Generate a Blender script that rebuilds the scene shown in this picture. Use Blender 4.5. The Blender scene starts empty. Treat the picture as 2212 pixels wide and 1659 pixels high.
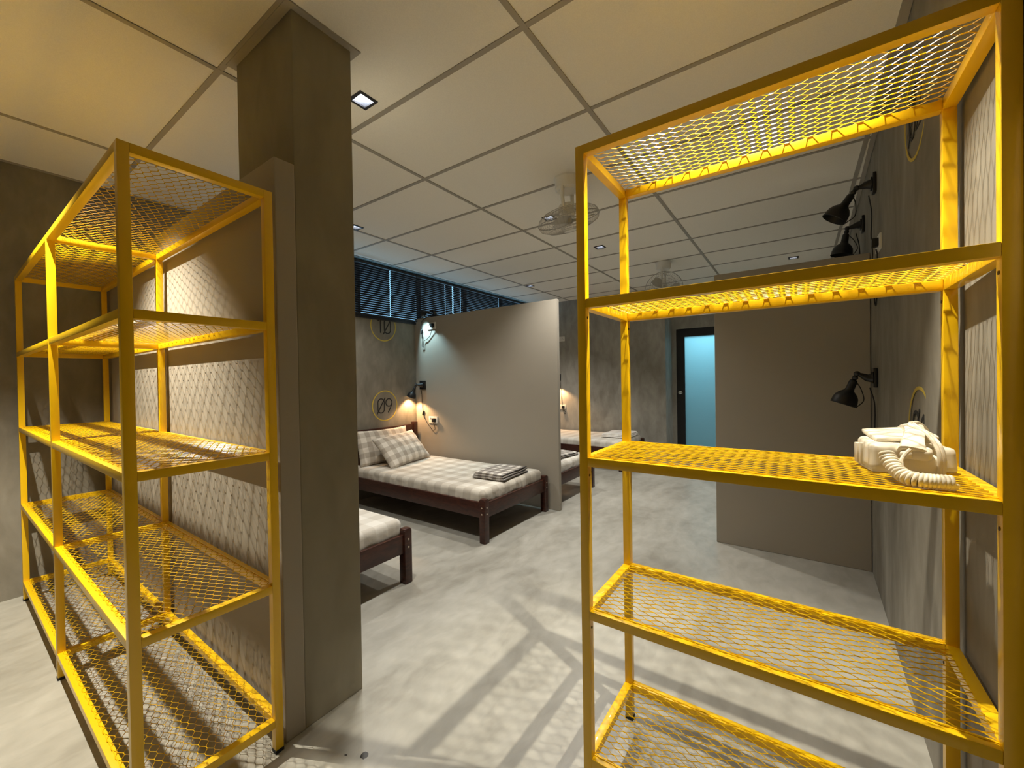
import bpy, bmesh, math, random
from mathutils import Vector, Matrix, noise
random.seed(7)
C = bpy.context.scene.collection
PI = math.pi
V = Vector

# ------------------------------------------------------------------ materials
def new_mat(name):
    m = bpy.data.materials.new(name); m.use_nodes = True
    nt = m.node_tree
    return m, nt, nt.nodes['Principled BSDF']

def plain(name, col, rough=0.5, metal=0.0, bump=0.0, bscale=200, spec=0.5, coat=0.0, var=0.0, vscale=8):
    m, nt, b = new_mat(name)
    b.inputs['Base Color'].default_value = (*col, 1)
    b.inputs['Roughness'].default_value = rough
    b.inputs['Metallic'].default_value = metal
    b.inputs['Specular IOR Level'].default_value = spec
    b.inputs['Coat Weight'].default_value = coat
    tc = nt.nodes.new('ShaderNodeTexCoord')
    if var:
        n = nt.nodes.new('ShaderNodeTexNoise'); n.inputs['Scale'].default_value = vscale; n.inputs['Detail'].default_value = 4
        r = nt.nodes.new('ShaderNodeValToRGB')
        r.color_ramp.elements[0].position = .3; r.color_ramp.elements[1].position = .7
        r.color_ramp.elements[0].color = (*[c*(1-var) for c in col], 1)
        r.color_ramp.elements[1].color = (*[min(1, c*(1+var)) for c in col], 1)
        nt.links.new(tc.outputs['Object'], n.inputs['Vector']); nt.links.new(n.outputs['Fac'], r.inputs['Fac'])
        nt.links.new(r.outputs['Color'], b.inputs['Base Color'])
    if bump:
        n = nt.nodes.new('ShaderNodeTexNoise'); n.inputs['Scale'].default_value = bscale; n.inputs['Detail'].default_value = 3
        bp = nt.nodes.new('ShaderNodeBump'); bp.inputs['Strength'].default_value = bump; bp.inputs['Distance'].default_value = .003
        nt.links.new(tc.outputs['Object'], n.inputs['Vector']); nt.links.new(n.outputs['Fac'], bp.inputs['Height'])
        nt.links.new(bp.outputs['Normal'], b.inputs['Normal'])
    return m

def concrete(name, dark, mid, light, scale=1.6, rough=.75, stretch=(1, 1, .45), spots=False, rlo=None):
    m, nt, b = new_mat(name)
    N, L = nt.nodes, nt.links
    tc = N.new('ShaderNodeTexCoord'); mp = N.new('ShaderNodeMapping'); mp.inputs['Scale'].default_value = stretch
    L.new(tc.outputs['Object'], mp.inputs['Vector'])
    n1 = N.new('ShaderNodeTexNoise'); n1.inputs['Scale'].default_value = scale; n1.inputs['Detail'].default_value = 9
    n1.inputs['Roughness'].default_value = .62; n1.inputs['Distortion'].default_value = .9
    L.new(mp.outputs['Vector'], n1.inputs['Vector'])
    n2 = N.new('ShaderNodeTexNoise'); n2.inputs['Scale'].default_value = scale*7; n2.inputs['Detail'].default_value = 6
    n2.inputs['Distortion'].default_value = .5
    L.new(mp.outputs['Vector'], n2.inputs['Vector'])
    mx = N.new('ShaderNodeMath'); mx.operation = 'MULTIPLY_ADD'; mx.inputs[1].default_value = .35
    L.new(n2.outputs['Fac'], mx.inputs[0])
    m2 = N.new('ShaderNodeMath'); m2.operation = 'MULTIPLY'; m2.inputs[1].default_value = .65
    L.new(n1.outputs['Fac'], m2.inputs[0]); L.new(m2.outputs[0], mx.inputs[2])
    r = N.new('ShaderNodeValToRGB'); e = r.color_ramp.elements
    e[0].position = .34; e[0].color = (*dark, 1); e[1].position = .66; e[1].color = (*light, 1)
    k = e.new(.5); k.color = (*mid, 1)
    L.new(mx.outputs[0], r.inputs['Fac'])
    out = r.outputs['Color']
    if spots:
        for (sx, sy, rad) in spots:
            d = N.new('ShaderNodeVectorMath'); d.operation = 'DISTANCE'; d.inputs[1].default_value = (sx, sy, 0)
            nz = N.new('ShaderNodeTexNoise'); nz.inputs['Scale'].default_value = 45
            L.new(tc.outputs['Object'], nz.inputs['Vector'])
            ad = N.new('ShaderNodeVectorMath'); ad.operation = 'MULTIPLY_ADD'; ad.inputs[1].default_value = (.02, .02, 0)
            L.new(nz.outputs['Color'], ad.inputs[0]); L.new(tc.outputs['Object'], ad.inputs[2])
            L.new(ad.outputs[0], d.inputs[0])
            lt = N.new('ShaderNodeMath'); lt.operation = 'LESS_THAN'; lt.inputs[1].default_value = rad
            L.new(d.outputs['Value'], lt.inputs[0])
            mc = N.new('ShaderNodeMix'); mc.data_type = 'RGBA'; mc.inputs[7].default_value = (.03, .025, .02, 1)
            L.new(lt.outputs[0], mc.inputs[0]); L.new(out, mc.inputs[6]); out = mc.outputs[2]
    L.new(out, b.inputs['Base Color'])
    if rlo is not None:
        rr = N.new('ShaderNodeMapRange'); rr.inputs['To Min'].default_value = rlo; rr.inputs['To Max'].default_value = rough
        L.new(mx.outputs[0], rr.inputs['Value']); L.new(rr.outputs[0], b.inputs['Roughness'])
    else:
        b.inputs['Roughness'].default_value = rough
    bp = N.new('ShaderNodeBump'); bp.inputs['Strength'].default_value = .12; bp.inputs['Distance'].default_value = .01
    L.new(n2.outputs['Fac'], bp.inputs['Height']); L.new(bp.outputs['Normal'], b.inputs['Normal'])
    return m

def emis(name, col, s):
    m, nt, b = new_mat(name)
    b.inputs['Base Color'].default_value = (*col, 1)
    b.inputs['Emission Color'].default_value = (*col, 1); b.inputs['Emission Strength'].default_value = s
    return m

def gingham(name, white, mid, dark, size, axes=('X', 'Y'), off=(0, 0)):
    """two crossing sets of broad woven stripes: white / half-tone / full-tone squares"""
    m, nt, b = new_mat(name)
    N, L = nt.nodes, nt.links
    tc = N.new('ShaderNodeTexCoord'); sp = N.new('ShaderNodeSeparateXYZ'); L.new(tc.outputs['Object'], sp.inputs[0])
    fs = []
    for ax, o in zip(axes, off):
        a = N.new('ShaderNodeMath'); a.operation = 'MULTIPLY_ADD'; a.inputs[1].default_value = PI/size; a.inputs[2].default_value = o
        L.new(sp.outputs[ax], a.inputs[0])
        s = N.new('ShaderNodeMath'); s.operation = 'SINE'; L.new(a.outputs[0], s.inputs[0])
        r = N.new('ShaderNodeMapRange'); r.inputs['From Min'].default_value = -.12; r.inputs['From Max'].default_value = .12
        L.new(s.outputs[0], r.inputs['Value']); fs.append(r)
    ad = N.new('ShaderNodeMath'); ad.operation = 'ADD'; L.new(fs[0].outputs[0], ad.inputs[0]); L.new(fs[1].outputs[0], ad.inputs[1])
    hv = N.new('ShaderNodeMath'); hv.operation = 'MULTIPLY'; hv.inputs[1].default_value = .5; L.new(ad.outputs[0], hv.inputs[0])
    r = N.new('ShaderNodeValToRGB'); e = r.color_ramp.elements
    e[0].color = (*white, 1); e[1].color = (*dark, 1); k = e.new(.5); k.color = (*mid, 1)
    L.new(hv.outputs[0], r.inputs['Fac']); L.new(r.outputs['Color'], b.inputs['Base Color'])
    b.inputs['Roughness'].default_value = .9; b.inputs['Sheen Weight'].default_value = .1
    n = N.new('ShaderNodeTexNoise'); n.inputs['Scale'].default_value = 18; n.inputs['Detail'].default_value = 4
    bp = N.new('ShaderNodeBump'); bp.inputs['Strength'].default_value = .35; bp.inputs['Distance'].default_value = .012
    L.new(tc.outputs['Object'], n.inputs['Vector']); L.new(n.outputs['Fac'], bp.inputs['Height']); L.new(bp.outputs['Normal'], b.inputs['Normal'])
    return m

def wood(name, a, c, rough=.35):
    m, nt, b = new_mat(name)
    N, L = nt.nodes, nt.links
    tc = N.new('ShaderNodeTexCoord'); mp = N.new('ShaderNodeMapping'); mp.inputs['Scale'].default_value = (3, 3, 14)
    L.new(tc.outputs['Object'], mp.inputs[0])
    n = N.new('ShaderNodeTexNoise'); n.inputs['Scale'].default_value = 3; n.inputs['Detail'].default_value = 6; n.inputs['Distortion'].default_value = 1.2
    L.new(mp.outputs[0], n.inputs['Vector'])
    r = N.new('ShaderNodeValToRGB'); r.color_ramp.elements[0].color = (*a, 1); r.color_ramp.elements[1].color = (*c, 1)
    r.color_ramp.elements[0].position = .35; r.color_ramp.elements[1].position = .65
    L.new(n.outputs['Fac'], r.inputs[0]); L.new(r.outputs[0], b.inputs['Base Color']); b.inputs['Roughness'].default_value = rough
    return m

def glassy(name, tint, rough=0.0, kind='clear'):
    m = bpy.data.materials.new(name); m.use_nodes = True
    nt = m.node_tree; N, L = nt.nodes, nt.links; N.clear()
    o = N.new('ShaderNodeOutputMaterial'); mx = N.new('ShaderNodeMixShader')
    g = N.new('ShaderNodeBsdfGlossy'); g.inputs['Roughness'].default_value = max(rough, .02)
    if kind == 'clear':
        t = N.new('ShaderNodeBsdfTransparent'); mx.inputs[0].default_value = .08
    else:
        t = N.new('ShaderNodeBsdfTranslucent'); mx.inputs[0].default_value = .12; g.inputs['Roughness'].default_value = .35
    t.inputs[0].default_value = (*tint, 1)
    L.new(t.outputs[0], mx.inputs[1]); L.new(g.outputs[0], mx.inputs[2]); L.new(mx.outputs[0], o.inputs[0])
    return m

M = {}
M['yellow'] = plain('yellow_paint', (.84, .515, .004), .33, coat=.25, bump=.03, bscale=350)
M['mesh'] = plain('yellow_mesh_paint', (.84, .515, .004), .26, coat=.5)
M['foot'] = plain('black_rubber', (.012, .011, .01), .7)
M['screw'] = plain('dull_screw', (.12, .08, .03), .45, metal=.7)
M['floor'] = concrete('polished_cement', (.27, .255, .215), (.37, .355, .31), (.46, .445, .395), 1.1, .42, (1, 1.7, 1),
                      spots=[(0.8178, 1.3112, .0062), (0.8543, 1.2574, .0125)], rlo=.26)
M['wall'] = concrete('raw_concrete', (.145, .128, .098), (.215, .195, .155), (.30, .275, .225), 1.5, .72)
M['farwall'] = concrete('raw_concrete_lit', (.21, .195, .165), (.32, .305, .265), (.43, .415, .37), 1.5, .72)  # same raw concrete, colour lightened so the far wall looks more brightly lit
M['column'] = concrete('column_concrete', (.20, .175, .125), (.245, .22, .16), (.29, .262, .20), 1.3, .7)
M['partition'] = plain('greige_paint', (.335, .30, .245), .75, bump=.03, bscale=120, var=.02, vscale=2)
M['tile'] = plain('mineral_tile', (.83, .79, .70), .95, bump=.25, bscale=420, var=.04, vscale=260)
M['grid'] = plain('grid_metal', (.33, .30, .25), .6)
M['black'] = plain('black_metal', (.010, .010, .011), .42)
M['cord'] = plain('black_cord', (.012, .012, .012), .6)
M['blind'] = plain('blind_slat', (.008, .010, .016), .45)
M['wood'] = wood('dark_red_wood', (.028, .008, .005), (.060, .017, .009))
M['dowel'] = plain('dowel_cap', (.42, .34, .26), .4)
M['sheet'] = gingham('bed_linen', (.66, .62, .545), (.54, .495, .42), (.435, .39, .325), .085)
M['sheetw'] = gingham('pale_bed_linen', (.72, .69, .63), (.63, .595, .53), (.545, .505, .44), .085)
M['pillow'] = gingham('pillow_linen', (.66, .605, .525), (.475, .425, .355), (.34, .295, .24), .055, ('X', 'Z'), (.6, .2))
M['blanket'] = gingham('blanket_check', (.66, .62, .56), (.33, .30, .265), (.19, .165, .145), .040, ('X', 'Y'), (.3, .9))
M['blankw'] = gingham('pale_blanket', (.82, .80, .76), (.76, .73, .69), (.70, .66, .61), .06)
M['piping'] = plain('dark_piping', (.03, .028, .028), .8)
M['socket'] = plain('white_plastic', (.72, .70, .64), .4)
M['plug'] = plain('black_plastic', (.012, .012, .012), .4)
M['ring'] = plain('yellow_wall_paint', (.56, .42, .06), .7)
M['digit'] = plain('black_wall_paint', (.012, .012, .012), .7)
M['fan'] = plain('fan_plastic', (.78, .76, .70), .4)
M['fanblade'] = plain('fan_blade', (.46, .44, .39), .35)
M['wire'] = plain('fan_wire', (.42, .40, .36), .35, metal=.3)
M['chrome'] = plain('chrome', (.72, .72, .72), .18, metal=1)
M['reflector'] = plain('reflector', (.62, .64, .68), .25, metal=.9)
M['bulb'] = emis('cool_lamp_glow', (.93, .95, 1), 22)
M['warmbulb'] = emis('warm_lamp_glow', (1, .62, .28), 12)
M['coolbulb'] = emis('daylight_lamp_glow', (.62, .88, 1), 8)
M['offbulb'] = plain('unlit_bulb', (.5, .5, .47), .3)
M['phone'] = plain('ivory_phone_plastic', (.80, .74, .60), .32, coat=.3)
M['phonecord'] = plain('ivory_cord', (.76, .69, .54), .42)
M['doorframe'] = plain('black_door_frame', (.008, .008, .009), .5)
M['frost'] = glassy('frosted_glass', (.70, .86, .90), kind='frost')
M['glass'] = glassy('window_glass', (.86, .94, .97))
M['winframe'] = plain('black_window_frame', (.012, .012, .014), .45)
M['plaster'] = plain('white_plaster', (.65, .66, .65), .9)

# ------------------------------------------------------------------ mesh building
class MB:
    def __init__(s): s.bm = bmesh.new()
    def _add(s, verts, faces):
        vs = [s.bm.verts.new(v) for v in verts]
        for f in faces:
            try: s.bm.faces.new([vs[i] for i in f])
            except ValueError: pass
        return vs
    def box(s, a, b, bev=0.0, mat=None):
        b0 = bmesh.new(); bmesh.ops.create_cube(b0, size=1)
        for v in b0.verts:
            v.co = V((a[i] + (v.co[i]+.5)*(b[i]-a[i]) for i in range(3)))
        if bev: bmesh.ops.bevel(b0, geom=list(b0.edges), offset=bev, segments=2, affect='EDGES', profile=.6)
        if mat: b0.transform(mat)
        s.merge(b0); return s
    def merge(s, b0):
        b0.verts.index_update()
        vs = [s.bm.verts.new(v.co) for v in b0.verts]
        for f in b0.faces:
            try: s.bm.faces.new([vs[v.index] for v in f.verts])
            except ValueError: pass
        b0.free()
    def quadbox(s, p, q, w, h):
        """bar from p to q; half extents along unit-scaled vectors w and h"""
        p, q, w, h = V(p), V(q), V(w), V(h)
        vs = [p-w-h, p+w-h, p+w+h, p-w+h, q-w-h, q+w-h, q+w+h, q-w+h]
        s._add(vs, [(3, 2, 1, 0), (4, 5, 6, 7), (0, 1, 5, 4), (1, 2, 6, 5), (2, 3, 7, 6), (3, 0, 4, 7)]); return s
    def tube(s, pts, r, n=8, closed=False, cap=True):
        pts = [V(p) for p in pts]; rs = r if isinstance(r, (list, tuple)) else [r]*len(pts)
        m = len(pts); rings = []; up = None
        for i, p in enumerate(pts):
            if closed: t = pts[(i+1) % m]-pts[i-1]
            else: t = pts[min(i+1, m-1)]-pts[max(i-1, 0)]
            if t.length < 1e-9: t = V((0, 0, 1))
            t.normalize()
            if up is None:
                up = t.orthogonal().normalized()
            else:
                up = up - t*up.dot(t)
                up = up.normalized() if up.length > 1e-6 else t.orthogonal().normalized()
            sd = t.cross(up)
            rings.append([s.bm.verts.new(p + rs[i]*(math.cos(2*PI*k/n)*up + math.sin(2*PI*k/n)*sd)) for k in range(n)])
        for i in range(m if closed else m-1):
            a, b = rings[i], rings[(i+1) % m]
            for k in range(n): s.bm.faces.new((a[k], a[(k+1) % n], b[(k+1) % n], b[k]))
        if cap and not closed:
            s.bm.faces.new(rings[0][::-1]); s.bm.faces.new(rings[-1])
        return s
    def lathe(s, prof, n=24, origin=(0, 0, 0), axis=(0, 0, 1), cap0=False, cap1=False):
        """prof: list of (radius, distance along axis)"""
        ax = V(axis).normalized(); u = ax.orthogonal().normalized(); w = ax.cross(u); o = V(origin); rings = []
        for (r, t) in prof:
            rings.append([s.bm.verts.new(o+ax*t+r*(math.cos(2*PI*k/n)*u+math.sin(2*PI*k/n)*w)) for k in range(n)])
        for a, b in zip(rings, rings[1:]):
            for k in range(n): s.bm.faces.new((a[k], a[(k+1) % n], b[(k+1) % n], b[k]))
        if cap0: s.bm.faces.new(rings[0][::-1])
        if cap1: s.bm.faces.new(rings[-1])
        return s
    def prism(s, poly, z0, z1, mat=None):
        n = len(poly); vs = [V((x, y, z0)) for x, y in poly]+[V((x, y, z1)) for x, y in poly]
        if mat: vs = [mat @ v for v in vs]
        s._add(vs, [tuple(range(n))[::-1], tuple(range(n, 2*n))]+[(i, (i+1) % n, n+(i+1) % n, n+i) for i in range(n)]); return s
    def rbox(s, size, r, nx, ny, nz, fn=None, mat=None):
        """rounded box centred on the origin with gridded sides; fn(v) may push each point"""
        hx, hy, hz = (d/2 for d in size); key = {}
        ir = V((max(hx-r, 1e-4), max(hy-r, 1e-4), max(hz-r, 1e-4)))
        def vert(i, j, k):
            if (i, j, k) in key: return key[(i, j, k)]
            p = V((-hx+2*hx*i/nx, -hy+2*hy*j/ny, -hz+2*hz*k/nz))
            c = V((max(-ir[a], min(ir[a], p[a])) for a in range(3))); d = p-c
            if d.length > 1e-9: p = c+d.normalized()*r
            if fn: p = fn(p)
            if mat: p = mat @ p
            key[(i, j, k)] = s.bm.verts.new(p); return key[(i, j, k)]
        for i in range(nx):
            for j in range(ny):
                s.bm.faces.new((vert(i, j, 0), vert(i, j+1, 0), vert(i+1, j+1, 0), vert(i+1, j, 0)))
                s.bm.faces.new((vert(i, j, nz), vert(i+1, j, nz), vert(i+1, j+1, nz), vert(i, j+1, nz)))
        for i in range(nx):
            for k in range(nz):
                s.bm.faces.new((vert(i, 0, k), vert(i+1, 0, k), vert(i+1, 0, k+1), vert(i, 0, k+1)))
                s.bm.faces.new((vert(i, ny, k), vert(i, ny, k+1), vert(i+1, ny, k+1), vert(i+1, ny, k)))
        for j in range(ny):
            for k in range(nz):
                s.bm.faces.new((vert(0, j, k), vert(0, j, k+1), vert(0, j+1, k+1), vert(0, j+1, k)))
                s.bm.faces.new((vert(nx, j, k), vert(nx, j+1, k), vert(nx, j+1, k+1), vert(nx, j, k+1)))
        return s
    def ribbon2d(s, pts, w, place, th=.0015, closed=False):
        """flat painted stroke through 2-D points; place(u,v,h) -> world point"""
        n = len(pts); L_, R_ = [], []
        for i in range(n):
            a = pts[(i-1) % n] if closed else pts[max(i-1, 0)]
            b = pts[(i+1) % n] if closed else pts[min(i+1, n-1)]
            tx, ty = b[0]-a[0], b[1]-a[1]; l = math.hypot(tx, ty) or 1
            nx, ny = -ty/l*w/2, tx/l*w/2
            L_.append((pts[i][0]+nx, pts[i][1]+ny)); R_.append((pts[i][0]-nx, pts[i][1]-ny))
        for h in (th,):
            A = [s.bm.verts.new(place(x, y, h)) for x, y in L_]; B = [s.bm.verts.new(place(x, y, h)) for x, y in R_]
            A0 = [s.bm.verts.new(place(x, y, 0)) for x, y in L_]; B0 = [s.bm.verts.new(place(x, y, 0)) for x, y in R_]
            for i in range(n if closed else n-1):
                j = (i+1) % n
                s.bm.faces.new((A[i], A[j], B[j], B[i]))
                s.bm.faces.new((A0[i], A0[j], A[j], A[i])); s.bm.faces.new((B[i], B[j], B0[j], B0[i]))
            if not closed:
                s.bm.faces.new((A0[0], A[0], B[0], B0[0])); s.bm.faces.new((A[-1], A0[-1], B0[-1], B[-1]))
        return s
    def build(s, name, mat, parent=None, smooth=35, recalc=True):
        if recalc: bmesh.ops.recalc_face_normals(s.bm, faces=list(s.bm.faces))
        me = bpy.data.meshes.new(name); s.bm.to_mesh(me); s.bm.free()
        me.materials.append(mat)
        if smooth:
            me.polygons.foreach_set('use_smooth', [True]*len(me.polygons)); me.set_sharp_from_angle(angle=math.radians(smooth))
        o = bpy.data.objects.new(name, me); C.objects.link(o)
        if parent: o.parent = parent
        return o

def thing(name, label, cat, loc=(0, 0, 0), rz=0, group=None):
    o = bpy.data.objects.new(name, None); C.objects.link(o)
    o.empty_display_size = .1; o.location = loc; o.rotation_euler = (0, 0, rz)
    return tag(o, label, cat, group)
def tag(o, label, cat, group=None):
    o['label'] = label; o['category'] = cat
    if group: o['group'] = group
    return o
def struct(o): o['kind'] = 'structure'; return o
def dup(o, parent=None):
    c = o.copy(); C.objects.link(c)
    if parent: c.parent = parent
    for ch in list(o.children): dup(ch, c)
    return c

# ------------------------------------------------------------------ room shell
CH = 2.69                      # ceiling height
YW, YR, XF, XD = 3.97, -.375, 6.5, 6.9
b = MB(); b.box((-2.75, -2.55, -.12), (8.9, 4.14, 0)); struct(b.build('floor', M['floor'], smooth=0))

DL = [(1.243, 1.743), (2.202, 3.231), (3.079, 1.74), (4.079, 1.702), (5.861, .033), (5.113, 3.236),   # in view
      (1.32, .11), (.12, 2.64), (-1.05, .10)]                                                            # above the racks and the entrance
HW = .042
def ceiling():
    xs = sorted(set([-2.6, 7.05]+[x+s*HW for x, y in DL for s in (-1, 1)]))
    ys = sorted(set([-2.4, 3.97]+[y+s*HW for x, y in DL for s in (-1, 1)]))
    m = MB(); key = {}
    def v(x, y):
        if (x, y) not in key: key[(x, y)] = m.bm.verts.new((x, y, CH))
        return key[(x, y)]
    for x0, x1 in zip(xs, xs[1:]):
        for y0, y1 in zip(ys, ys[1:]):
            cx, cy = (x0+x1)/2, (y0+y1)/2
            if any(abs(cx-x) < HW and abs(cy-y) < HW for x, y in DL): continue
            m.bm.faces.new((v(x0, y0), v(x0, y1), v(x1, y1), v(x1, y0)))
    o = m.build('ceiling', M['tile'], smooth=0, recalc=False); struct(o)
    g = MB()
    gx = [.753+.608*k for k in range(-5, 11)]; gy = [-2.765+1.2125*k for k in range(1, 6)]
    g2 = [.872-1.2125*2, .872-1.2125, .872, 2.085, 3.292]
    for x in gx: g.box((x-.012, -2.4, CH-.004), (x+.012, 3.97, CH+.001))
    for y in g2: g.box((-2.6, y-.012, CH-.0045), (7.0, y+.012, CH+.001))
    g.prism([(1.0, -.335), (7.0, -.468), (7.0, -.444), (1.0, -.311)], CH-.006, CH+.001); g.box((-2.6, YW-.022, CH-.006), (6.5, YW, CH+.001))
    g.build('ceiling_grid', M['grid'], o, smooth=0)
    t = MB(); t.box((-2.75, -2.55, CH+.14), (8.9, 4.14, CH+.2)); t.build('slab', M['plaster'], o, smooth=0)
ceiling()

WX0, WX1, WZ0, WZ1 = 1.75, 6.35, 2.02, 2.685
b = MB()
b.box((-2.75, YW, 0), (XF+.02, YW+.16, WZ0)); b.box((-2.75, YW, WZ1), (XF+.02, YW+.16, CH+.14))
b.box((-2.75, YW, WZ0), (WX0, YW+.16, WZ1)); b.box((WX1, YW, WZ0), (XF+.02, YW+.16, WZ1))
struct(b.build('wall_left', M['wall'], smooth=0))
def yr(x): return -.343-.0225*(x-1.3)
b = MB(); b.prism([(1.0, -.55), (7.05, -.55), (7.05, yr(7.05)), (1.0, yr(1.0))], 0, CH+.14); struct(b.build('wall_right', M['wall'], smooth=0))
b = MB(); b.box((1.0, -2.55, 0), (1.15, -.55, CH+.14)); struct(b.build('wall_side', M['wall'], smooth=0))
b = MB(); b.box((-2.75, -2.55, 0), (1.0, -2.4, CH+.14)); struct(b.build('wall_entrance', M['wall'], smooth=0))
b = MB(); b.box((-2.75, -2.4, 0), (-2.6, YW, CH+.14)); struct(b.build('wall_back', M['wall'], smooth=0))
PY = 1.668
DY0, DY1, DH = .70, 1.605, 2.075
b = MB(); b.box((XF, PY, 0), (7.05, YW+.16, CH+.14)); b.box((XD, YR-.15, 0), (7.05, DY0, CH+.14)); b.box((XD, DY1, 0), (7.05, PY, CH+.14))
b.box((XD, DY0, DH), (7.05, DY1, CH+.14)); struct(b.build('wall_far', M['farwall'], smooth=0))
# the lit space behind the frosted door
b = MB(); b.box((7.05, -.55, 0), (8.75, -.4, CH+.14)); b.box((7.05, 2.6, 0), (8.75, 2.75, CH+.14)); b.box((8.6, -.4, 0), (8.75, 2.6, CH+.14))
b.box((7.05, -.4, CH), (8.6, 2.6, CH+.14)); struct(b.build('wall_beyond', M['plaster'], smooth=0))

# door: black frame, frosted pane, round knob
d = MB(); y0, y1 = DY0, DY1
fx0, fx1 = XD+.03, XD+.085
d.box((fx0, y1-.122, 0), (fx1, y1, DH)); d.box((fx0, y0, 0), (fx1, y0+.122, DH)); d.box((fx0, y0+.122, DH-.125), (fx1, y1-.122, DH)); d.box((fx0, y0+.122, 0), (fx1, y1-.122, .16))
dr = d.build('door_1', M['doorframe'], smooth=0); struct(dr)
d = MB(); d.box((fx0+.022, y0+.122, .16), (fx0+.030, y1-.122, DH-.125)); d.build('door_glass', M['frost'], dr, smooth=0)
d = MB(); d.lathe([(.026, 0), (.026, .008), (.012, .012), (.012, .035), (.028, .045), (.030, .06), (.02, .072), (.001, .075)], 20, (fx0, 1.545, 1.055), (-1, 0, 0)); d.build('door_knob', M['chrome'], dr)

# window: black frame with mullions, panes, sill board
w = MB(); yw0, yw1 = YW+.05, YW+.10
w.box((WX0, yw0, WZ0), (WX1, yw1, WZ0+.05)); w.box((WX0, yw0, WZ1-.016), (WX1, yw1, WZ1))
mull = [WX0, 2.75, 3.65, 4.55, 5.45, WX1-.05]
for x in mull: w.box((x, yw0, WZ0+.05), (x+.035, yw1, WZ1-.016))
wn = w.build('window_1', M['winframe'], smooth=0); struct(wn)
w = MB(); w.box((WX0+.01, yw0+.02, WZ0+.02), (WX1-.01, yw0+.026, WZ1-.02)); w.build('window_glass', M['glass'], wn, smooth=0)
w = MB(); w.box((WX0, YW-.022, WZ0), (WX1, yw0, WZ0+.028), .003); w.build('window_sill', M['winframe'], wn)

# ------------------------------------------------------------------ column and partitions
b = MB(); b.box((.785, 1.523, 0), (1.03, 1.99, CH+.1), .004)
col = b.build('concrete_column', M['column'], smooth=0); tag(col, 'raw grey concrete column rising to the ceiling beside the left yellow rack', 'column')
b = MB()
for (a, c) in (((.755, 1.495, CH-.006), (1.06, 1.523, CH)), ((.755, 1.99, CH-.006), (1.06, 2.02, CH)), ((.755, 1.523, CH-.006), (.785, 1.99, CH)), ((1.03, 1.523, CH-.006), (1.06, 1.99, CH))):
    b.box(a, c)
b.build('ceiling_trim', M['grid'], col, smooth=0)

def partition(x0, x1, y0, y1, h, label):
    b = MB(); b.box((x0, y0, 0), (x1, y1, h), .004)
    return tag(b.build('partition_panel', M['partition'], smooth=0), label, 'partition')
partition(.712, .7845, 1.52, YW, 2.11, 'greige partition panel standing behind the left yellow rack, against the column')
partition(3.53, 3.575, 1.93, YW, 2.09, 'greige partition panel running along the bed with two gingham pillows')
partition(3.53, 3.575, -.39, .533, 2.095, 'greige partition panel on the right, seen through the yellow rack with the telephone')

# ------------------------------------------------------------------ yellow racks
TB = .027
LWD, SWD = .0562, .0245
def mesh_panel(x0, x1, y0, y1, z, parent, lean=1):
    """expanded metal: staggered wavy strands that touch at the bonds"""
    m = MB(); j = 0; x = x0; hw = V((.00054*lean, 0, .00094)); hn = V((-.00048*lean, 0, .00028))
    while x <= x1+1e-6:
        pts = []; k = 0; y = y0
        n = int(round((y1-y0)/(LWD/2))); st = (y1-y0)/n
        for k in range(n+1):
            s = 1 if (k+j) % 2 == 0 else -1
            yy = y0+k*st; bl = .0055
            zz = z+.0015-s*.0005
            xx = min(max(x+s*SWD/4, x0-.002), x1+.002)
            for dy in (-bl, bl):
                y_ = yy+dy
                if y0 <= y_ <= y1: pts.append(V((xx, y_, zz)))
        for p, q in zip(pts, pts[1:]):
            m.quadbox(p, q, hw, hn)
        x += SWD/2; j += 1
    m.box((x0-.001, y0, z), (x0+.002, y1, z+.002)); m.box((x1-.002, y0, z), (x1+.001, y1, z+.002))
    return m.build('mesh_panel', M['mesh'], parent, smooth=0, recalc=False)

def rack(label, x0, x1, ys, levels, screws, lean=1):
    """ys: centre lines of the posts; levels: heights of the shelf tops"""
    r = thing('shelving_rack', label, 'shelving rack', ((x0+x1)/2, (ys[0]+ys[-1])/2, 0))
    ox, oy = (x0+x1)/2, (ys[0]+ys[-1])/2; h = TB/2
    top = levels[0]
    for y in ys:
        for xc in (x0+h, x1-h):
            m = MB(); m.box((xc-h-ox, y-h-oy, .012), (xc+h-ox, y+h-oy, top), .0018); p = m.build('post', M['yellow'], r)
            m = MB(); m.box((xc-h-.001-ox, y-h-.001-oy, 0), (xc+h+.001-ox, y+h+.001-oy, .0125), .002); m.build('foot_pad', M['foot'], p)
            if screws:
                s_ = -1 if xc > ox else 1
                for zz in levels[1:4]:
                    m = MB(); m.lathe([(.004, 0), (.004, .0015), (.001, .002)], 10, (xc-ox, y-oy+(h if y < oy else -h), zz-.055), (0, 1 if y < oy else -1, 0), cap1=True)
                    m.build('screw', M['screw'], p)
    for z in levels:
        m = MB()
        for a, c in zip(ys, ys[1:]):
            for xc in (x0+h, x1-h): m.box((xc-h-ox, a+h-oy, z-TB), (xc+h-ox, c-h-oy, z), .0018)
        for y in ys: m.box((x0+TB-ox, y-h-oy, z-TB), (x1-TB-ox, y+h-oy, z), .0018)
        f = m.build('shelf', M['yellow'], r)
        for a, c in zip(ys, ys[1:]):
            mesh_panel(x0+TB-.009-ox, x1-TB+.009-ox, a+h-.007-oy, c-h+.007-oy, z, f, lean)
    return r
rack('tall yellow mesh-shelf rack on the left with two bays and empty shelves', .297, .697, (1.5185, 2.7, 3.874), (1.972, 1.514, 1.06, .594, .121), False, -1)
rack('single-bay yellow mesh-shelf rack on the right, holding a white telephone', 1.135, 1.53, (-.322, .536), (2.004, 1.541, 1.061, .594, .141), True)

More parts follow.
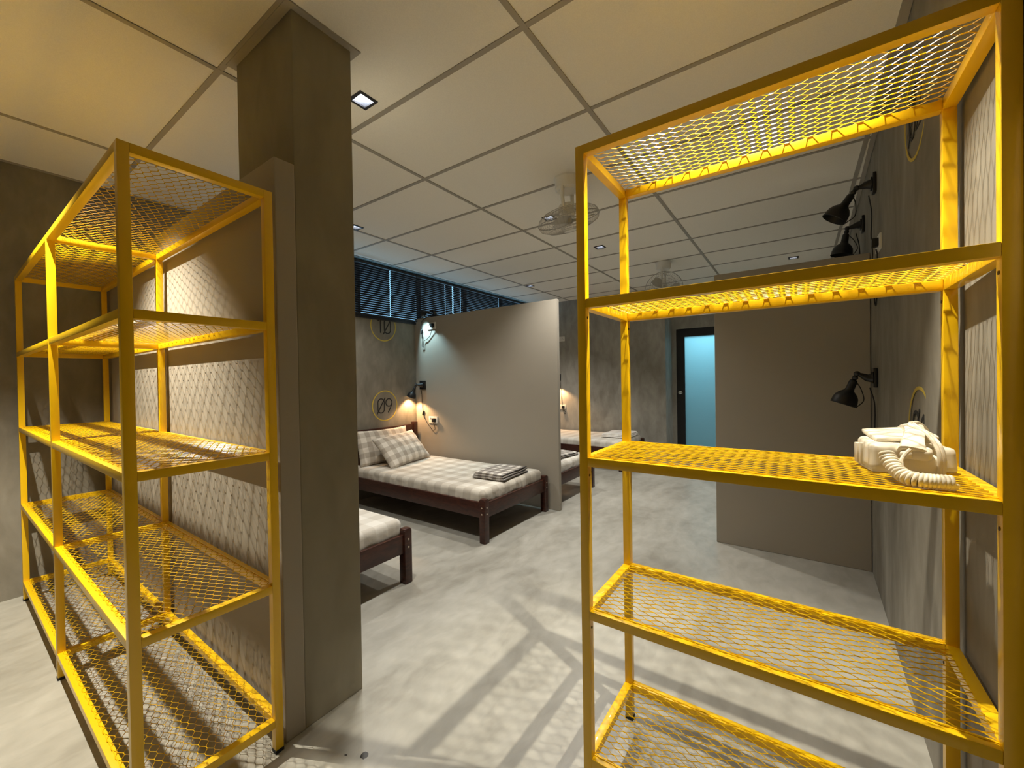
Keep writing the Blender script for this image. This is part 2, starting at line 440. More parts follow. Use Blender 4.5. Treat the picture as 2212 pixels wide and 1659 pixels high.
# ------------------------------------------------------------------ beds
BW, BL = 1.0, 1.93
def wrinkle(p, amp=1):
    return amp*(noise.noise(V((p.x*9, p.y*9, p.z*3)))*.006 + noise.noise(V((p.x*26, p.y*26, p.z*5+3)))*.004)
def make_bed(label, x0, y0, sheet, cover='sheet'):
    r = thing('single_bed', label, 'bed', (x0, y0, 0), 0)
    L = .058
    for (lx, ly, hd) in ((0, 0, 0), (BW-L, 0, 0), (0, BL-L, 1), (BW-L, BL-L, 1)):
        m = MB(); zt = .80 if hd else .345
        m.box((lx, ly, 0), (lx+L, ly+L, zt), .006)
        if not hd: m.rbox((L*.94, L*.94, .02), .009, 4, 4, 2, mat=Matrix.Translation((lx+L/2, ly+L/2, zt)))
        p = m.build('leg', M['wood'], r)
        if not hd:
            for zz in (.235, .285):
                m = MB(); m.lathe([(.0065, 0), (.006, .0022), (.001, .003)], 12, (lx+L/2, ly, zz), (0, -1, 0), cap1=True); m.build('dowel', M['dowel'], p)
                m = MB(); m.lathe([(.0065, 0), (.006, .0022), (.001, .003)], 12, (lx if lx == 0 else lx+L, ly+L/2, zz), (-1 if lx == 0 else 1, 0, 0), cap1=True); m.build('dowel', M['dowel'], p)
    m = MB(); m.box((L, .012, .20), (BW-L, .038, .32), .004); m.build('foot_rail', M['wood'], r)
    for xx in (.010, BW-.036):
        m = MB(); m.box((xx, L, .20), (xx+.026, BL-L, .325), .004); m.build('side_rail', M['wood'], r)
    m = MB(); m.box((L, BL-.045, .30), (BW-L, BL-.02, .775), .005); m.build('headboard', M['wood'], r)
    m = MB()
    m.box((.012, .040, .262), (BW-.012, BL-.047, .283)); m.box((.03, .039, .21), (BW-.03, .05, .275))
    m.build('bed_base', M['wood'], r)  # hidden solid base, added to stop light leaking past the mattress onto the floor
    def fn(p):
        side = max(abs(p.x)/(BW/2-.035), abs(p.y)/(BL/2-.05))
        if side > .93 and p.z < .035:
            k = .6+.9*(.05-p.z)/.12
            n = noise.noise(V((p.x*24+p.z*6, p.y*24, p.z*4)))*.017*k + noise.noise(V((p.x*60, p.y*60, p.z*9+7)))*.007
            if abs(p.x)/(BW/2-.035) > abs(p.y)/(BL/2-.05): p = p+V((math.copysign(n, p.x), 0, 0))
            else: p = p+V((0, math.copysign(n, p.y), 0))
        else:
            p = p+V((0, 0, noise.noise(V((p.x*3, p.y*3, 1)))*.004+noise.noise(V((p.x*11, p.y*11, 5)))*.0015))
        return p
    m = MB(); m.rbox((BW-.065, BL-.115, .125), .035, 60, 90, 9, fn)
    for v in m.bm.verts: v.co += V((BW/2, BL/2-.006, .3475))
    m.build('mattress', sheet, r, smooth=60)
    return r
MT = .41
make_bed('dark wood bed with two gingham pillows and a folded checked blanket', 2.487, 2.03, M['sheet'])
make_bed('dark wood bed cut off by the column, only its foot corner showing', .775, 2.06, M['sheetw'])
make_bed('dark wood bed just behind the partition, left of the rack post', 3.565, 2.01, M['sheetw'])
make_bed('farthest dark wood bed with white bedding beside the far concrete wall', 5.46, 1.99, M['sheetw'])

def pillow(label, mat, W=.62, H=.40, T=.13, seed=0):
    def fn(p):
        u, v = p.x/(W/2), p.z/(H/2)
        f = max(0, (1-abs(u)**2.6))**.55*max(0, (1-abs(v)**2.6))**.55
        pin = 1-.10*(1-abs(u)**2)*abs(v)-.0
        y = math.copysign(1, p.y)*(.006+T/2*f)
        z = p.z*(1-.09*(1-u*u)); x = p.x*(1-.07*(1-v*v))
        wr = noise.noise(V((x*9+seed, z*9, seed)))*.012*f+noise.noise(V((x*22, z*22+seed, 2)))*.005
        return V((x, y+wr, z))
    m = MB(); m.rbox((W, .05, H), .006, 34, 2, 24, fn)
    o = m.build('pillow', M['pillow'], None, smooth=80)
    o.matrix_world = mat; return tag(o, label, 'pillow', 'gingham pillows on the bed by the partition')
pillow('gingham pillow leaning on the headboard, behind another pillow', Matrix.Translation((2.90, 3.795, .59)) @ Matrix.Rotation(math.radians(-4), 4, 'Z') @ Matrix.Rotation(math.radians(-22), 4, 'X'), .68, .40, .12, 3)
pillow('gingham pillow in front, leaning on the other pillow on the bed', Matrix.Translation((2.985, 3.59, .56)) @ Matrix.Rotation(math.radians(9), 4, 'Z') @ Matrix.Rotation(math.radians(-40), 4, 'X') @ Matrix.Rotation(math.radians(-3), 4, 'Y'), .66, .40, .15, 9)

def folded(label, loc, rz, W, D, mat, layers=3, hem=True, name='folded_blanket'):
    m = MB()
    for k in range(layers):
        def fn(p, k=k):
            q = V(p); q.z += noise.noise(V((p.x*6+k, p.y*6, k)))*.007+noise.noise(V((p.x*16, p.y*16, k*3)))*.003
            q.x += noise.noise(V((p.y*7, k, 3)))*.008; q.y += noise.noise(V((p.x*7, k, 8)))*.008
            return q
        m.rbox((W-.012*k, D-.02*k, .02), .0095, 26, 18, 3, fn, Matrix.Translation((0, 0, .0125+.0185*k)))
    o = m.build(name, mat, None, smooth=70)
    o.location = loc; o.rotation_euler = (0, 0, rz)
    if hem:
        m = MB()
        for k in range(layers):
            z = .0125+.0185*k
            pts = [(-W/2+.012*k/2-.002+W*i/24, -D/2+.01*k-.0005+noise.noise(V((( -W/2+W*i/24)*7, k, 8)))*.008, z+noise.noise(V(((-W/2+W*i/24)*6+k, -D/2*6, k)))*.007) for i in range(25)]
            m.tube(pts, .0035, 6)
        m.build('hem', M['piping'], o)
    return tag(o, label, 'blanket')
folded('dark checked blanket folded flat at the foot of the pillowed bed', (3.045, 2.285, MT+.003), math.radians(4), .44, .34, M['blanket'], 3)
folded('white blanket folded on the farthest bed by the concrete wall', (6.08, 2.25, MT+.003), 0, .52, .42, M['blankw'], 3, hem=False)
folded('checked cloth folded on the bed behind the partition, left of the rack post', (4.17, 2.27, MT+.003), math.radians(-8), .36, .28, M['blanket'], 2)

# ------------------------------------------------------------------ wall numbers
def circle_pts(cx, cy, rx, ry, n=40, a0=0, a1=2*PI, closed=True):
    k = n if closed else n+1
    return [(cx+rx*math.cos(a0+(a1-a0)*i/n), cy+ry*math.sin(a0+(a1-a0)*i/n)) for i in range(k)]
def stadium(cx, w, h):
    r = w/2
    return circle_pts(cx, h/2-r, r, r, 14, 0, PI, False)+circle_pts(cx, -h/2+r, r, r, 14, PI, 2*PI, False)
GH = .165
def glyph(m, ch, cx, place):
    st = .0125
    if ch == '0':
        m.ribbon2d(stadium(cx, .088, GH), st, place, closed=True)
        m.ribbon2d([(cx-.058, -GH/2-.012), (cx+.058, GH/2+.012)], st, place, .0018)
    elif ch == '1':
        m.ribbon2d([(cx+.012, -GH/2), (cx+.012, GH/2)], st, place); m.ribbon2d([(cx-.024, GH/2-.028), (cx+.012, GH/2-.004)], st, place, .0018)
    elif ch == '9':
        m.ribbon2d(circle_pts(cx, GH/2-.047, .044, .044, 32), st, place, closed=True)
        m.ribbon2d([(cx+.043, GH/2-.055), (cx+.036, GH/2-.085), (cx-.012, -GH/2)], st, place, .0018)
    elif ch == '2':
        m.ribbon2d(circle_pts(cx, GH/2-.044, .042, .044, 18, PI*.95, -.55, False)+[(cx-.045, -GH/2), (cx+.05, -GH/2)], st, place)
def wall_number(label, text, c, udir, n, clip=None):
    u = V(udir); n = V(n); c = V(c)
    pl = lambda a, b_, h: c+u*a+V((0, 0, b_))+n*h
    r = thing('wall_number', label, 'wall number', c)
    m = MB()
    R_ = .173
    if clip is None: m.ribbon2d(circle_pts(0, 0, R_, R_, 72), .012, lambda a, b_, h: pl(a, b_, h)-c, closed=True)
    else:
        a = math.asin((clip-c.z)/R_); m.ribbon2d(circle_pts(0, 0, R_, R_, 72, PI-a, 2*PI+a, False), .012, lambda a, b_, h: pl(a, b_, h)-c)
    m.build('ring', M['ring'], r, smooth=0)
    for ch, cx in zip(text, (-.055, .055)):
        m = MB(); glyph(m, ch, cx, lambda a, b_, h: pl(a, b_, h)-c); m.build('digit', M['digit'], r, smooth=0)
wall_number('yellow ring with black slashed 09 painted above the headboard', '09', (3.052, YW, 1.022), (1, 0, 0), (0, -1, 0))
wall_number('yellow ring with black slashed 10 painted just below the window sill', '10', (3.05, YW, 1.955), (1, 0, 0), (0, -1, 0), clip=2.015)
wall_number('yellow ring and black slashed number peeking out above the telephone', '01', (2.05, yr(2.2)+.004, 1.075), (-1, 0, 0), (0, 1, 0))
wall_number('faint yellow ring high on the right wall under the rack top', '02', (2.085, yr(2.2)+.004, 2.27), (-1, 0, 0), (0, 1, 0))

# ------------------------------------------------------------------ sockets
def socket(label, c, n, u):
    """c: centre on the wall, n: wall normal, u: horizontal direction along the wall"""
    c, n, u = V(c), V(n), V(u); mat = Matrix((u, n, V((0, 0, 1)))).transposed().to_4x4()
    r = thing('wall_socket', label, 'wall socket', c)
    m = MB(); m.box((-.073, 0, -.043), (.073, .011, .043), .004, mat); m.build('plate', M['socket'], r)
    m = MB(); m.box((-.048, .011, .012), (-.032, .016, .032), .002, mat); m.build('switch', M['socket'], r)
    m = MB()
    for dx, dz, w, h in ((.03, .012, .006, .012), (.018, -.014, .01, .006), (.042, -.014, .01, .006)): m.box((dx-w/2-.0, .0105, dz-h/2), (dx+w/2, .0118, dz+h/2), 0, mat)
    m.build('pin_holes', M['plug'], r, smooth=0)
    return c+u*.03+n*.011
s09 = socket('white wall socket beside the lit lamp, above the pillowed bed', (3.53, 3.665, .825), (-1, 0, 0), (0, -1, 0))
s10 = socket('white wall socket near the partition top, below the upper lamp', (3.53, 3.665, 1.978), (-1, 0, 0), (0, -1, 0))
sfu = socket('upper white wall socket on the far wall, right of the partition', (XF, 3.47, 2.02), (-1, 0, 0), (0, -1, 0))
sfl = socket('lower white wall socket in warm lamplight right of the partition', (XF, 3.47, .80), (-1, 0, 0), (0, -1, 0))
sru = socket('white wall socket high on the right wall beside the hanging lamp', (3.075, yr(3.06), 2.035), (0, 1, 0), (-1, 0, 0))
srl = socket('white wall socket low on the right wall, behind the telephone', (3.075, yr(3.06), .80), (0, 1, 0), (-1, 0, 0))

# ------------------------------------------------------------------ wall lamps
def basis(n, up=V((0, 0, 1))):
    n = V(n).normalized(); u = up.cross(n)
    u = u.normalized() if u.length > 1e-4 else V((1, 0, 0))
    return Matrix((u, n, n.cross(u)*-1)).transposed().to_4x4()
def spline(pts, n=8):
    pts = [V(p) for p in pts]; out = []
    P_ = [pts[0]*2-pts[1]]+pts+[pts[-1]*2-pts[-2]]
    for i in range(1, len(P_)-2):
        for k in range(n):
            t = k/n; a, b_, c, d_ = P_[i-1:i+3]
            out.append(.5*((2*b_)+(c-a)*t+(2*a-5*b_+4*c-d_)*t*t+(3*b_-a-3*c+d_)*t**3))
    out.append(pts[-1]); return out
def lamp(label, plate, n, joint, sdir, bulb, cord=None, switch=None, plug=None, plug_n=None, scale=1.0, loop=True, pv=(.033, .058)):
    plate, n, joint, sdir = V(plate), V(n), V(joint), V(sdir).normalized()
    r = thing('wall_lamp', label, 'wall lamp', plate); L_ = lambda p: V(p)-plate
    bm_ = basis(n)
    m = MB(); m.box((-pv[0], 0, -pv[1]), (pv[0], .016, pv[1]), .004, bm_); m.box((-pv[0]*.7, .016, -pv[1]*.6), (pv[0]*.7, .024, pv[1]*.6), .003, bm_); m.build('wall_plate', M['black'], r)
    j = L_(joint); m = MB(); m.tube([n*.02, n*.045, j*.75+n*.008, j], [.030, .022, .012, .009], 14); m.build('arm', M['black'], r)
    m = MB(); s = joint+sdir*.012
    for o_ in ((joint, .017), (joint+sdir*.026, .016)):
        m.lathe([(.001, -o_[1]), (o_[1]*.7, -o_[1]*.72), (o_[1], 0), (o_[1]*.7, o_[1]*.72), (.001, o_[1])], 16, L_(o_[0]), sdir)
    m.build('joint', M['black'], r)
    o_ = L_(joint+sdir*.038); k = scale
    prof = [(.010, 0), (.018*k, .004), (.021*k, .012), (.022*k, .06*k), (.026*k, .072*k), (.048*k, .092*k), (.060*k, .112*k), (.065*k, .135*k), (.066*k, .158*k), (.069*k, .160*k), (.067*k, .163*k), (.062*k, .150*k), (.057*k, .115*k), (.044*k, .096*k), (.020*k, .08*k)]
    m = MB(); m.lathe(prof, 28, o_, sdir); sh = m.build('lamp_shade', M['black'], r, smooth=50)
    m = MB(); m.lathe([(.001, .078*k), (.012*k, .084*k), (.022*k, .105*k), (.024*k, .122*k), (.016*k, .138*k), (.001, .143*k)], 16, o_, sdir); m.build('bulb', bulb, sh)
    if loop:
        a = o_+sdir*.015; e = o_+sdir*.16*k; sd = sdir.cross(V((1, 0, 0)) if abs(sdir.x) < .8 else V((0, 1, 0))).normalized()
        if sd.z > 0: sd = -sd
        m = MB(); m.tube(spline([a+sd*.02, a+sd*.05+sdir*.03, a+sd*.085*k+sdir*.09*k, e+sd*.066*k]), .0026, 7); m.build('switch_wire', M['cord'], sh)
    if cord:
        m = MB(); m.tube([L_(p) for p in spline(cord, 10)], .0032, 7); c_ = m.build('cord', M['cord'], r)
        if switch:
            m = MB(); m.rbox((.022, .02, .062), .008, 4, 4, 8, None, Matrix.Translation(L_(switch[0])) @ Matrix.Rotation(switch[1], 4, 'X')); m.build('inline_switch', M['cord'], c_)
        if plug:
            pm = basis(plug_n); pp = L_(plug)
            m = MB(); m.box((-.024, -.001, -.024), (.024, .03, .024), .008, Matrix.Translation(pp) @ pm); m.build('plug', M['plug'], c_)
    return joint+sdir*(.038+.16*scale)

x = 3.518
p09 = lamp('lit black wall lamp on the partition, casting warm light over the pillows', (3.53, 3.838, 1.253), (-1, 0, 0), (3.435, 3.862, 1.262), (-.25, .32, -1), M['warmbulb'],
     [(3.50, 3.845, 1.20), (x, 3.852, 1.12), (x, 3.846, 1.0), (x, 3.835, .92), (x, 3.815, .86), (x, 3.775, .80), (x, 3.72, .745), (x, 3.665, .70), (x, 3.628, .72), (3.505, 3.64, .79)],
     ((x, 3.832, .905), .25), s09, (-1, 0, 0), scale=.82, loop=False, pv=(.05, .055))
p10 = lamp('black lamp perched on top of the partition against the window blinds', (3.5525, 3.635, 2.09), (0, 0, 1), (3.548, 3.665, 2.165), (-.42, .52, -.20), M['coolbulb'],
     [(3.5525, 3.69, 2.10), (3.527, 3.72, 2.098), (x, 3.79, 2.07), (x, 3.84, 2.03), (x, 3.84, 1.95), (x, 3.82, 1.85), (x, 3.83, 1.74), (x, 3.80, 1.73), (x, 3.79, 1.80), (x, 3.74, 1.82), (x, 3.68, 1.87), (3.505, 3.64, 1.955)],
     ((x, 3.835, 1.915), .2), s10, (-1, 0, 0), scale=.66, loop=False, pv=(.022, .06))
YR = -.384; y = YR+.010
lamp('black wall lamp with hanging cord, highest on the right wall', (3.225, YR, 2.43), (0, 1, 0), (3.215, -.296, 2.42), (-.02, .55, -.83), M['offbulb'],
     [(3.24, YR+.03, 2.37), (3.30, y, 2.28), (3.33, y, 2.15), (3.27, y, 2.03), (3.30, y, 1.93), (3.23, y, 1.78), (3.17, y, 1.70), (3.13, y, 1.74), (3.14, y, 1.84), (3.10, y, 1.97), (3.055, YR+.02, 2.0)], None, sru, (0, 1, 0), scale=.98)
lamp('black wall lamp partly hidden behind the right partition top, near the ceiling', (3.885, YR-.015, 2.385), (0, 1, 0), (3.885, -.305, 2.375), (-.02, .18, -.98), M['offbulb'],
     [(3.89, YR+.03, 2.33), (3.89, y, 2.2), (3.89, y, 1.9)], None, None, scale=.98)
lamp('black wall lamp low on the right wall, left of the telephone', (3.225, YR, 1.28), (0, 1, 0), (3.215, -.292, 1.305), (-.02, .34, -.94), M['offbulb'],
     [(3.24, YR+.03, 1.22), (3.235, y, 1.12), (3.235, y, .95), (3.22, y, .84), (3.17, y, .80), (3.13, y, .86), (3.15, y, .92), (3.19, y, .87), (3.10, y, .77), (3.05, YR+.02, .78)], None, srl, (0, 1, 0), scale=.98)
pf = lamp('black wall lamp on the far wall lighting it warmly beyond the partition', (XF, 3.52, 1.335), (-1, 0, 0), (XF-.08, 3.535, 1.34), (-.1, .05, -1), M['warmbulb'],
     [(XF-.012, 3.50, 1.28), (XF-.012, 3.49, 1.1), (XF-.012, 3.47, .9), (XF-.012, 3.43, .70), (XF-.012, 3.39, .70), (XF-.03, 3.43, .77)], None, sfl, (-1, 0, 0), scale=.8, loop=False)
# ------------------------------------------------------------------ blinds
def blind(label, x0, x1, slots):
    r = thing('venetian_blind', label, 'window blind', ((x0+x1)/2, YW-.035, 2.05)); o_ = V(r.location)
    def bx(m, a, b_, bev=0): m.box(tuple(V(a)-o_), tuple(V(b_)-o_), bev)
    m = MB(); bx(m, (x0, YW-.052, 2.618), (x1, YW-.022, 2.645), .003); m.build('head_rail', M['winframe'], r)
    m = MB(); bx(m, (x0, YW-.047, 2.052), (x1, YW-.027, 2.068), .003); m.build('bottom_rail', M['winframe'], r)
    m = MB(); edges = [x0]
    for s in slots: edges += [s-.0035, s+.0035]
    edges.append(x1); a = math.radians(48); z = 2.085
    while z < 2.615:
        for e0, e1 in zip(edges[::2], edges[1::2]):
            dy, dz = math.cos(a)*.0125, math.sin(a)*.0125
            n = V((0, math.sin(a), math.cos(a)))*.0004
            p0, p1 = V((0, -dy, dz)), V((0, dy, -dz)); c0, c1 = V((e0, YW-.037, z))-o_, V((e1, YW-.037, z))-o_
            mid = V((0, 0, 0))+V((0, math.sin(a), math.cos(a)))*.0016
            v = [c0+p0, c0+mid, c0+p1, c1+p0, c1+mid, c1+p1]; u = [q-n*2 for q in v]
            m._add(v+u, [(0, 1, 4, 3), (1, 2, 5, 4), (9, 10, 7, 6), (10, 11, 8, 7), (0, 3, 9, 6), (2, 8, 11, 5)])
        z += .0247
    m.build('slats', M['blind'], r, smooth=0, recalc=False)
    m = MB()
    for s in list(slots)+[x0+.15, x1-.15]:
        m.tube([V((s, YW-.052, 2.63))-o_, V((s, YW-.052, 2.06))-o_], .0012, 5)
    m.build('ladder_cord', M['cord'], r)
    if x0 < 2: return
    return r
blind('black venetian blind over the left part of the window, next to the column', 1.755, 3.120, ())
bl = blind('black venetian blind above the corner lamp, middle of three', 3.132, 4.183, (4.044,))
m = MB(); m.tube([V((3.515, YW-.06, 2.64))-bl.location, V((3.513, YW-.062, 2.3))-bl.location, V((3.513, YW-.06, 2.10))-bl.location], .004, 7); m.build('tilt_wand', M['cord'], bl)
blind('black venetian blind mostly hidden behind the partition, farthest along the window', 4.205, 6.32, (4.351, 5.255))

# ------------------------------------------------------------------ downlights
def downlight(label, xy):
    r = thing('downlight', label, 'ceiling light', (*xy, CH))
    m = MB(); a, b_ = HW+.008, HW-.006
    for q0, q1 in (((-a, -a), (a, -b_)), ((-a, b_), (a, a)), ((-a, -b_), (-b_, b_)), ((b_, -b_), (a, b_))): m.box((*q0, -.006), (*q1, .004))
    m.build('frame', M['black'], r, smooth=0)
    m = MB(); m.lathe([(b_*1.40, .0), (b_*.9, .06), (.0235, .062)], 4, (0, 0, 0), (0, 0, 1)); rf = m.build('reflector', M['reflector'], r, smooth=0)
    rf.rotation_euler = (0, 0, PI/4-math.atan2(*[V((0, 0, 1)).orthogonal()[i] for i in (1, 0)]))
    m = MB(); m.lathe([(.001, .026), (.018, .028), (.026, .036), (.026, .060), (.001, .060)], 20); m.build('bulb', M['bulb'], r)
    return r
DLAB = ['square black-framed downlight beside the column top, largest of the ceiling lights', 'square downlight just peeking out right of the column, half way up',
        'square downlight seen behind the left side of the nearer ceiling fan', 'square downlight between the two ceiling fans, inside the rack opening',
        'small square downlight above the right partition top', 'small square downlight near the window blinds, far along the ceiling',
        'square downlight straight above the right yellow rack', 'square downlight above the left yellow rack', 'square downlight over the entrance behind the camera']
for xy, lb in zip(DL, DLAB): downlight(lb, xy)

# ------------------------------------------------------------------ orbit fans
def fan(label, xy, headrot, drop):
    r = thing('ceiling_fan', label, 'ceiling fan', (*xy, CH))
    m = MB(); m.lathe([(.092, 0), (.092, -.012), (.086, -.02), (.084, -.075), (.07, -.09), (.001, -.092)], 32); m.build('ceiling_mount', M['fan'], r)
    m = MB()
    for s in (-1, 1): m.tube([(s*.072, 0, -.06), (s*.074, 0, -.15), (s*.060, 0, -drop+.04), (s*.05, 0, -drop)], [.014, .013, .012, .012], 10)
    m.build('yoke', M['fan'], r)
    h = bpy.data.objects.new('fan_head', None)
    T = Matrix.Translation((0, 0, -drop)) @ headrot
    def tr(m):
        m.bm.transform(T); return m
    # head axis = +Z of the local frame, pointing to the blowing side
    m = MB(); m.lathe([(.001, -.085), (.04, -.08), (.055, -.06), (.056, -.005), (.045, .012), (.001, .014)], 24); tr(m).build('motor', M['fan'], r)
    m = MB(); m.lathe([(.001, .02), (.024, .022), (.026, .05), (.018, .058), (.001, .06)], 20)
    for k in range(3):
        a0 = 2*PI*k/3; n = 10; g = []
        for i in range(n+1):
            t = i/n; rr = .024+t*.16
            for q in (-1, 1):
                w = (.34+.42*math.sin(PI*min(1, t*1.02+.05)))*(.55+.1*t)
                a = a0+q*w+t*.25; g.append(V((rr*math.cos(a), rr*math.sin(a), .038+q*.012)))
        vs = [m.bm.verts.new(p) for p in g]+[m.bm.verts.new(p+V((0, 0, .002))) for p in g]; N_ = len(g)
        for i in range(n):
            a, b_, c, d_ = 2*i, 2*i+1, 2*i+3, 2*i+2
            m.bm.faces.new([vs[j] for j in (a, b_, c, d_)]); m.bm.faces.new([vs[j+N_] for j in (d_, c, b_, a)])
            m.bm.faces.new([vs[j] for j in (a, d_, d_+N_, a+N_)]); m.bm.faces.new([vs[j] for j in (b_, b_+N_, c+N_, c)])
    tr(m).build('blades', M['fanblade'], r)
    m = MB(); R0 = .215
    prof = [(.05, -.025), (.10, -.035), (.16, -.03), (.20, -.005), (R0, .03), (.20, .065), (.15, .088), (.09, .098), (.045, .10)]
    for k in range(56):
        a = 2*PI*k/56+.02*0; m.tube([(q*math.cos(a+.25*(1-q/R0)), q*math.sin(a+.25*(1-q/R0)), z) for q, z in prof], .00085, 5)
    for q, z, w in ((R0, .03, .0032), (.16, -.03, .0018), (.15, .088, .0018), (.10, -.035, .0018), (.09, .098, .0018)):
        m.tube([(q*math.cos(2*PI*i/64), q*math.sin(2*PI*i/64), z) for i in range(64)], w, 6, closed=True)
    tr(m).build('cage', M['wire'], r)
    m = MB(); m.lathe([(.001, .106), (.046, .104), (.048, .098), (.001, .096)], 28); tr(m).build('cage_badge', M['fan'], r)
    bpy.data.objects.remove(h)
    return r
fan('white orbit ceiling fan facing down, nearer one beside the rack post', (2.555, 1.30), V((.25, -.10, -1)).to_track_quat('Z', 'Y').to_matrix().to_4x4(), .255)
# second fan's head faces the camera side of the room
ax = V((-.80, -.30, -.42)).normalized()
fan('white orbit ceiling fan turned sideways, farther one inside the rack opening', (5.089, 1.317), ax.to_track_quat('Z', 'Y').to_matrix().to_4x4(), .32)

# ------------------------------------------------------------------ telephone
def telephone():
    e1, e2, P0 = V((.17, -.985, 0)).normalized(), V((.985, .17, 0)).normalized(), V((1.298, -.143, 1.0635))
    r = thing('telephone', 'ivory desk telephone with its receiver cord wrapped round it, on the yellow shelf', 'telephone', P0)
    F = Matrix((e1, e2, V((0, 0, .84)))).transposed().to_4x4(); TR = Matrix.Translation
    W, D = .168, .145
    def taper(h, f, back=0):
        def fn(p):
            t = (p.z+h/2)/h; q = V(p); q.x *= 1-f*t; q.y *= 1-f*t; q.z += back*q.y*t
            return q
        return fn
    m = MB()
    m.rbox((.078, D-.03, .082), .013, 8, 10, 8, taper(.082, .06, .10), F @ TR((.039, D/2-.015, .045)))
    m.rbox((.10, D-.04, .058), .010, 8, 8, 6, taper(.058, .03), F @ TR((.105, D/2+.018, .033)))
    m.rbox((.060, D-.035, .068), .010, 8, 10, 8, taper(.068, .10), F @ TR((.140, D/2+.014, .038)))
    m.build('body', M['phone'], r)
    m = MB(); m.rbox((.122, D-.034, .014), .006, 10, 8, 2, None, F @ TR((.063, D/2-.012, .007))); m.build('base_plate', M['phone'], r)
    m = MB(); m.box((-.004, .060, .012), (.006, .073, .074), .002, F); m.box((-.005, .083, .010), (.006, .106, .070), .003, F); m.build('side_ribs', M['phone'], r)
    m = MB(); m.rbox((.118, .11, .016), .007, 10, 8, 3, lambda p: V((p.x, p.y, p.z+.13*p.y+.10*p.x)), F @ TR((.078, .088, .101))); m.build('key_deck', M['phone'], r)
    m = MB()
    path = spline([(.070, -.012, .066), (.080, .012, .088), (.098, .055, .110), (.114, .11, .118), (.122, .15, .104)], 8)
    def cross(p, t, w, h):
        n = 18; out = []
        t = t.normalized(); sd = V((1, 0, 0)); up = sd.cross(t).normalized(); sd = t.cross(up)
        for k in range(n):
            a = 2*PI*k/n; ca, sa = math.cos(a), math.sin(a); f = (abs(ca)**4+abs(sa)**4)**-.25
            out.append(p+sd*w*ca*f+up*h*sa*f)
        return out
    rings = []
    for i, p in enumerate(path):
        t = path[min(i+1, len(path)-1)]-path[max(i-1, 0)]; s = i/(len(path)-1)
        w = .019+.006*abs(2*s-1)**2; h = .013+.008*max(0, abs(2*s-1)-.5)
        if i in (0, len(path)-1): w *= .8; h *= .7
        rings.append([m.bm.verts.new(F @ q) for q in cross(p, t, w, h)])
    for a, b_ in zip(rings, rings[1:]):
        for k in range(18): m.bm.faces.new((a[k], a[(k+1) % 18], b_[(k+1) % 18], b_[k]))
    m.bm.faces.new(rings[0][::-1]); m.bm.faces.new(rings[-1])
    m.rbox((.052, .040, .034), .012, 8, 8, 6, lambda p: V((p.x*(1-4*max(0, -p.y)*.3), p.y, p.z)), F @ TR((.083, .000, .062)) @ Matrix.Rotation(math.radians(14), 4, 'X') @ Matrix.Rotation(math.radians(-20), 4, 'Z'))
    m.rbox((.022, .026, .022), .009, 6, 6, 6, None, F @ TR((.060, -.012, .058)) @ Matrix.Rotation(math.radians(-20), 4, 'Z'))
    m.rbox((.056, .05, .034), .012, 8, 8, 6, None, F @ TR((.122, .146, .095)) @ Matrix.Rotation(math.radians(-14), 4, 'X'))
    m.build('handset', M['phone'], r)
    m = MB(); m.rbox((.068, .05, .052), .014, 8, 6, 6, None, F @ TR((.098, .024, .030))); m.build('front_apron', M['phone'], r)
    for dx in (.0, .010):
        y_ = .035+dx*.5
        pts = [(.122+dx*.6, -.001, .006), (.121+dx*.6, -.006, .045), (.119+dx*.7, .004, .078), (.112+dx, y_, .112-.5*dx), (.096+dx, y_+.035, .130), (.112+dx, y_+.065, .134), (.136+dx, .125, .110), (.158+dx*.5, D-.01, .05)]
        m = MB(); m.tube([F @ p for p in spline(pts, 10)], .0046, 9); m.build('wrapped_cord', M['phonecord'], r)
    # coiled cord: hangs from the mouthpiece and curls along the shelf front
    Q = lambda p: V(p)-P0
    m = MB(); m.tube([Q(p) for p in spline([(1.243, -.203, 1.132), (1.238, -.194, 1.122), (1.233, -.187, 1.108), (1.228, -.186, 1.098)], 6)], .0042, 9); m.build('cord_lead', M['phonecord'], r)
    path = spline([(1.248, -.163, 1.117), (1.236, -.169, 1.103), (1.216, -.176, 1.089), (1.192, -.184, 1.082), (1.178, -.197, 1.079), (1.172, -.214, 1.079), (1.171, -.226, 1.079), (1.172, -.240, 1.079), (1.175, -.254, 1.079)], 60)
    turns = 19; R_ = .0118; n = len(path); pts = []; up = V((0, 0, 1))
    for i, p in enumerate(path):
        t = (path[min(i+1, n-1)]-path[max(i-1, 0)]).normalized(); sd = t.cross(V((0, 0, 1))).normalized(); u2 = sd.cross(t)
        a = 2*PI*turns*i/(n-1); pts.append(Q(p)+R_*(math.cos(a)*sd+math.sin(a)*u2))
    m = MB(); m.tube(pts, .0043, 8); m.build('coiled_cord', M['phonecord'], r, smooth=80)
telephone()

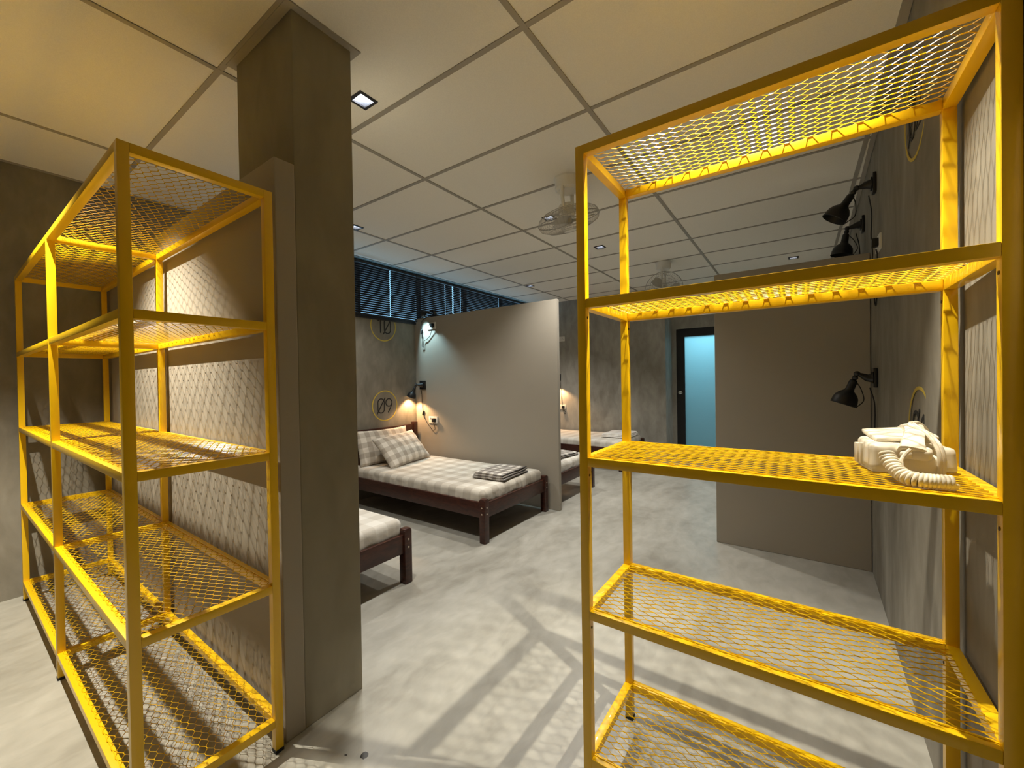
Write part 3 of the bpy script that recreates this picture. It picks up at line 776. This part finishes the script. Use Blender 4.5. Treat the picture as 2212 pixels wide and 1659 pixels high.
# ------------------------------------------------------------------ lights
def spot(name, loc, target, power, angle, blend=.5, col=(1, .9, .74), rad=.03):
    l = bpy.data.lights.new(name, 'SPOT'); l.energy = power; l.spot_size = math.radians(angle); l.spot_blend = blend; l.color = col; l.shadow_soft_size = rad
    o = bpy.data.objects.new(name, l); C.objects.link(o); o.location = loc
    o.rotation_euler = (V(target)-V(loc)).to_track_quat('-Z', 'Y').to_euler(); return o
WARM = (1, .925, .76)
NEUT = (1, .965, .89)
PW = {0: 140, 1: 85, 2: 115, 3: 140, 4: 105, 5: 120, 6: 275, 7: 470, 8: 28}
for i, (x_, y_) in enumerate(DL):
    spot('downlight_beam', (x_, y_, CH-.012), (x_, y_, 0), PW[i], {6: 67, 7: 90}.get(i, 116), {6: .6, 7: .75}.get(i, .8), WARM if i > 5 else NEUT, .010 if i in (6, 7) else .045)
spot('bedside_beam', tuple(p09), tuple(p09+V((.02, -.12, -1))), 25, 124, .45, (1, .58, .27), .02)
spot('bedside_beam', tuple(pf), tuple(pf+V((.05, -.1, -1))), 25, 124, .45, (1, .58, .27), .02)
spot('bunk_beam', (3.41, 3.84, 2.15), (3.60, 3.40, .95), 52, 66, .8, (.52, .86, 1), .02)
al = bpy.data.lights.new('beyond_daylight', 'AREA'); al.shape = 'RECTANGLE'; al.size = .35; al.size_y = 1.3; al.energy = 26; al.color = (.42, .85, 1)
o = bpy.data.objects.new('beyond_daylight', al); C.objects.link(o); o.location = (7.42, 1.15, 2.45)
o.rotation_euler = (V((7.0, 1.15, 1.75))-V(o.location)).to_track_quat('-Z', 'Y').to_euler()

W_ = bpy.data.worlds.new('daylight'); bpy.context.scene.world = W_; W_.use_nodes = True
bg = W_.node_tree.nodes['Background']; bg.inputs[0].default_value = (.40, .72, 1, 1); bg.inputs[1].default_value = 1.6

# ------------------------------------------------------------------ camera
F = 879.63; yaw, pitch, roll = (math.radians(a) for a in (35.08289678, -.56356942, .90220011))
fw = V((math.cos(pitch)*math.cos(yaw), math.cos(pitch)*math.sin(yaw), math.sin(pitch)))
rt = fw.cross(V((0, 0, 1))).normalized(); dn = fw.cross(rt)
r2 = math.cos(roll)*rt+math.sin(roll)*dn; d2 = -math.sin(roll)*rt+math.cos(roll)*dn
cam = bpy.data.cameras.new('camera'); cam.sensor_width = 36; cam.lens = 36*F/2212; cam.clip_start = .02
co = bpy.data.objects.new('camera', cam); C.objects.link(co)
co.matrix_world = Matrix.Translation((0, 0, 1.3)) @ Matrix((r2, -d2, -fw)).transposed().to_4x4()
S = bpy.context.scene; S.camera = co
S.view_settings.view_transform = 'Standard'; S.view_settings.look = 'None'; S.view_settings.exposure = .0; S.view_settings.gamma = 1
S.view_settings.use_curve_mapping = False
S.cycles.max_bounces = 10; S.cycles.diffuse_bounces = 6; S.cycles.transparent_max_bounces = 12; S.cycles.sample_clamp_indirect = 6
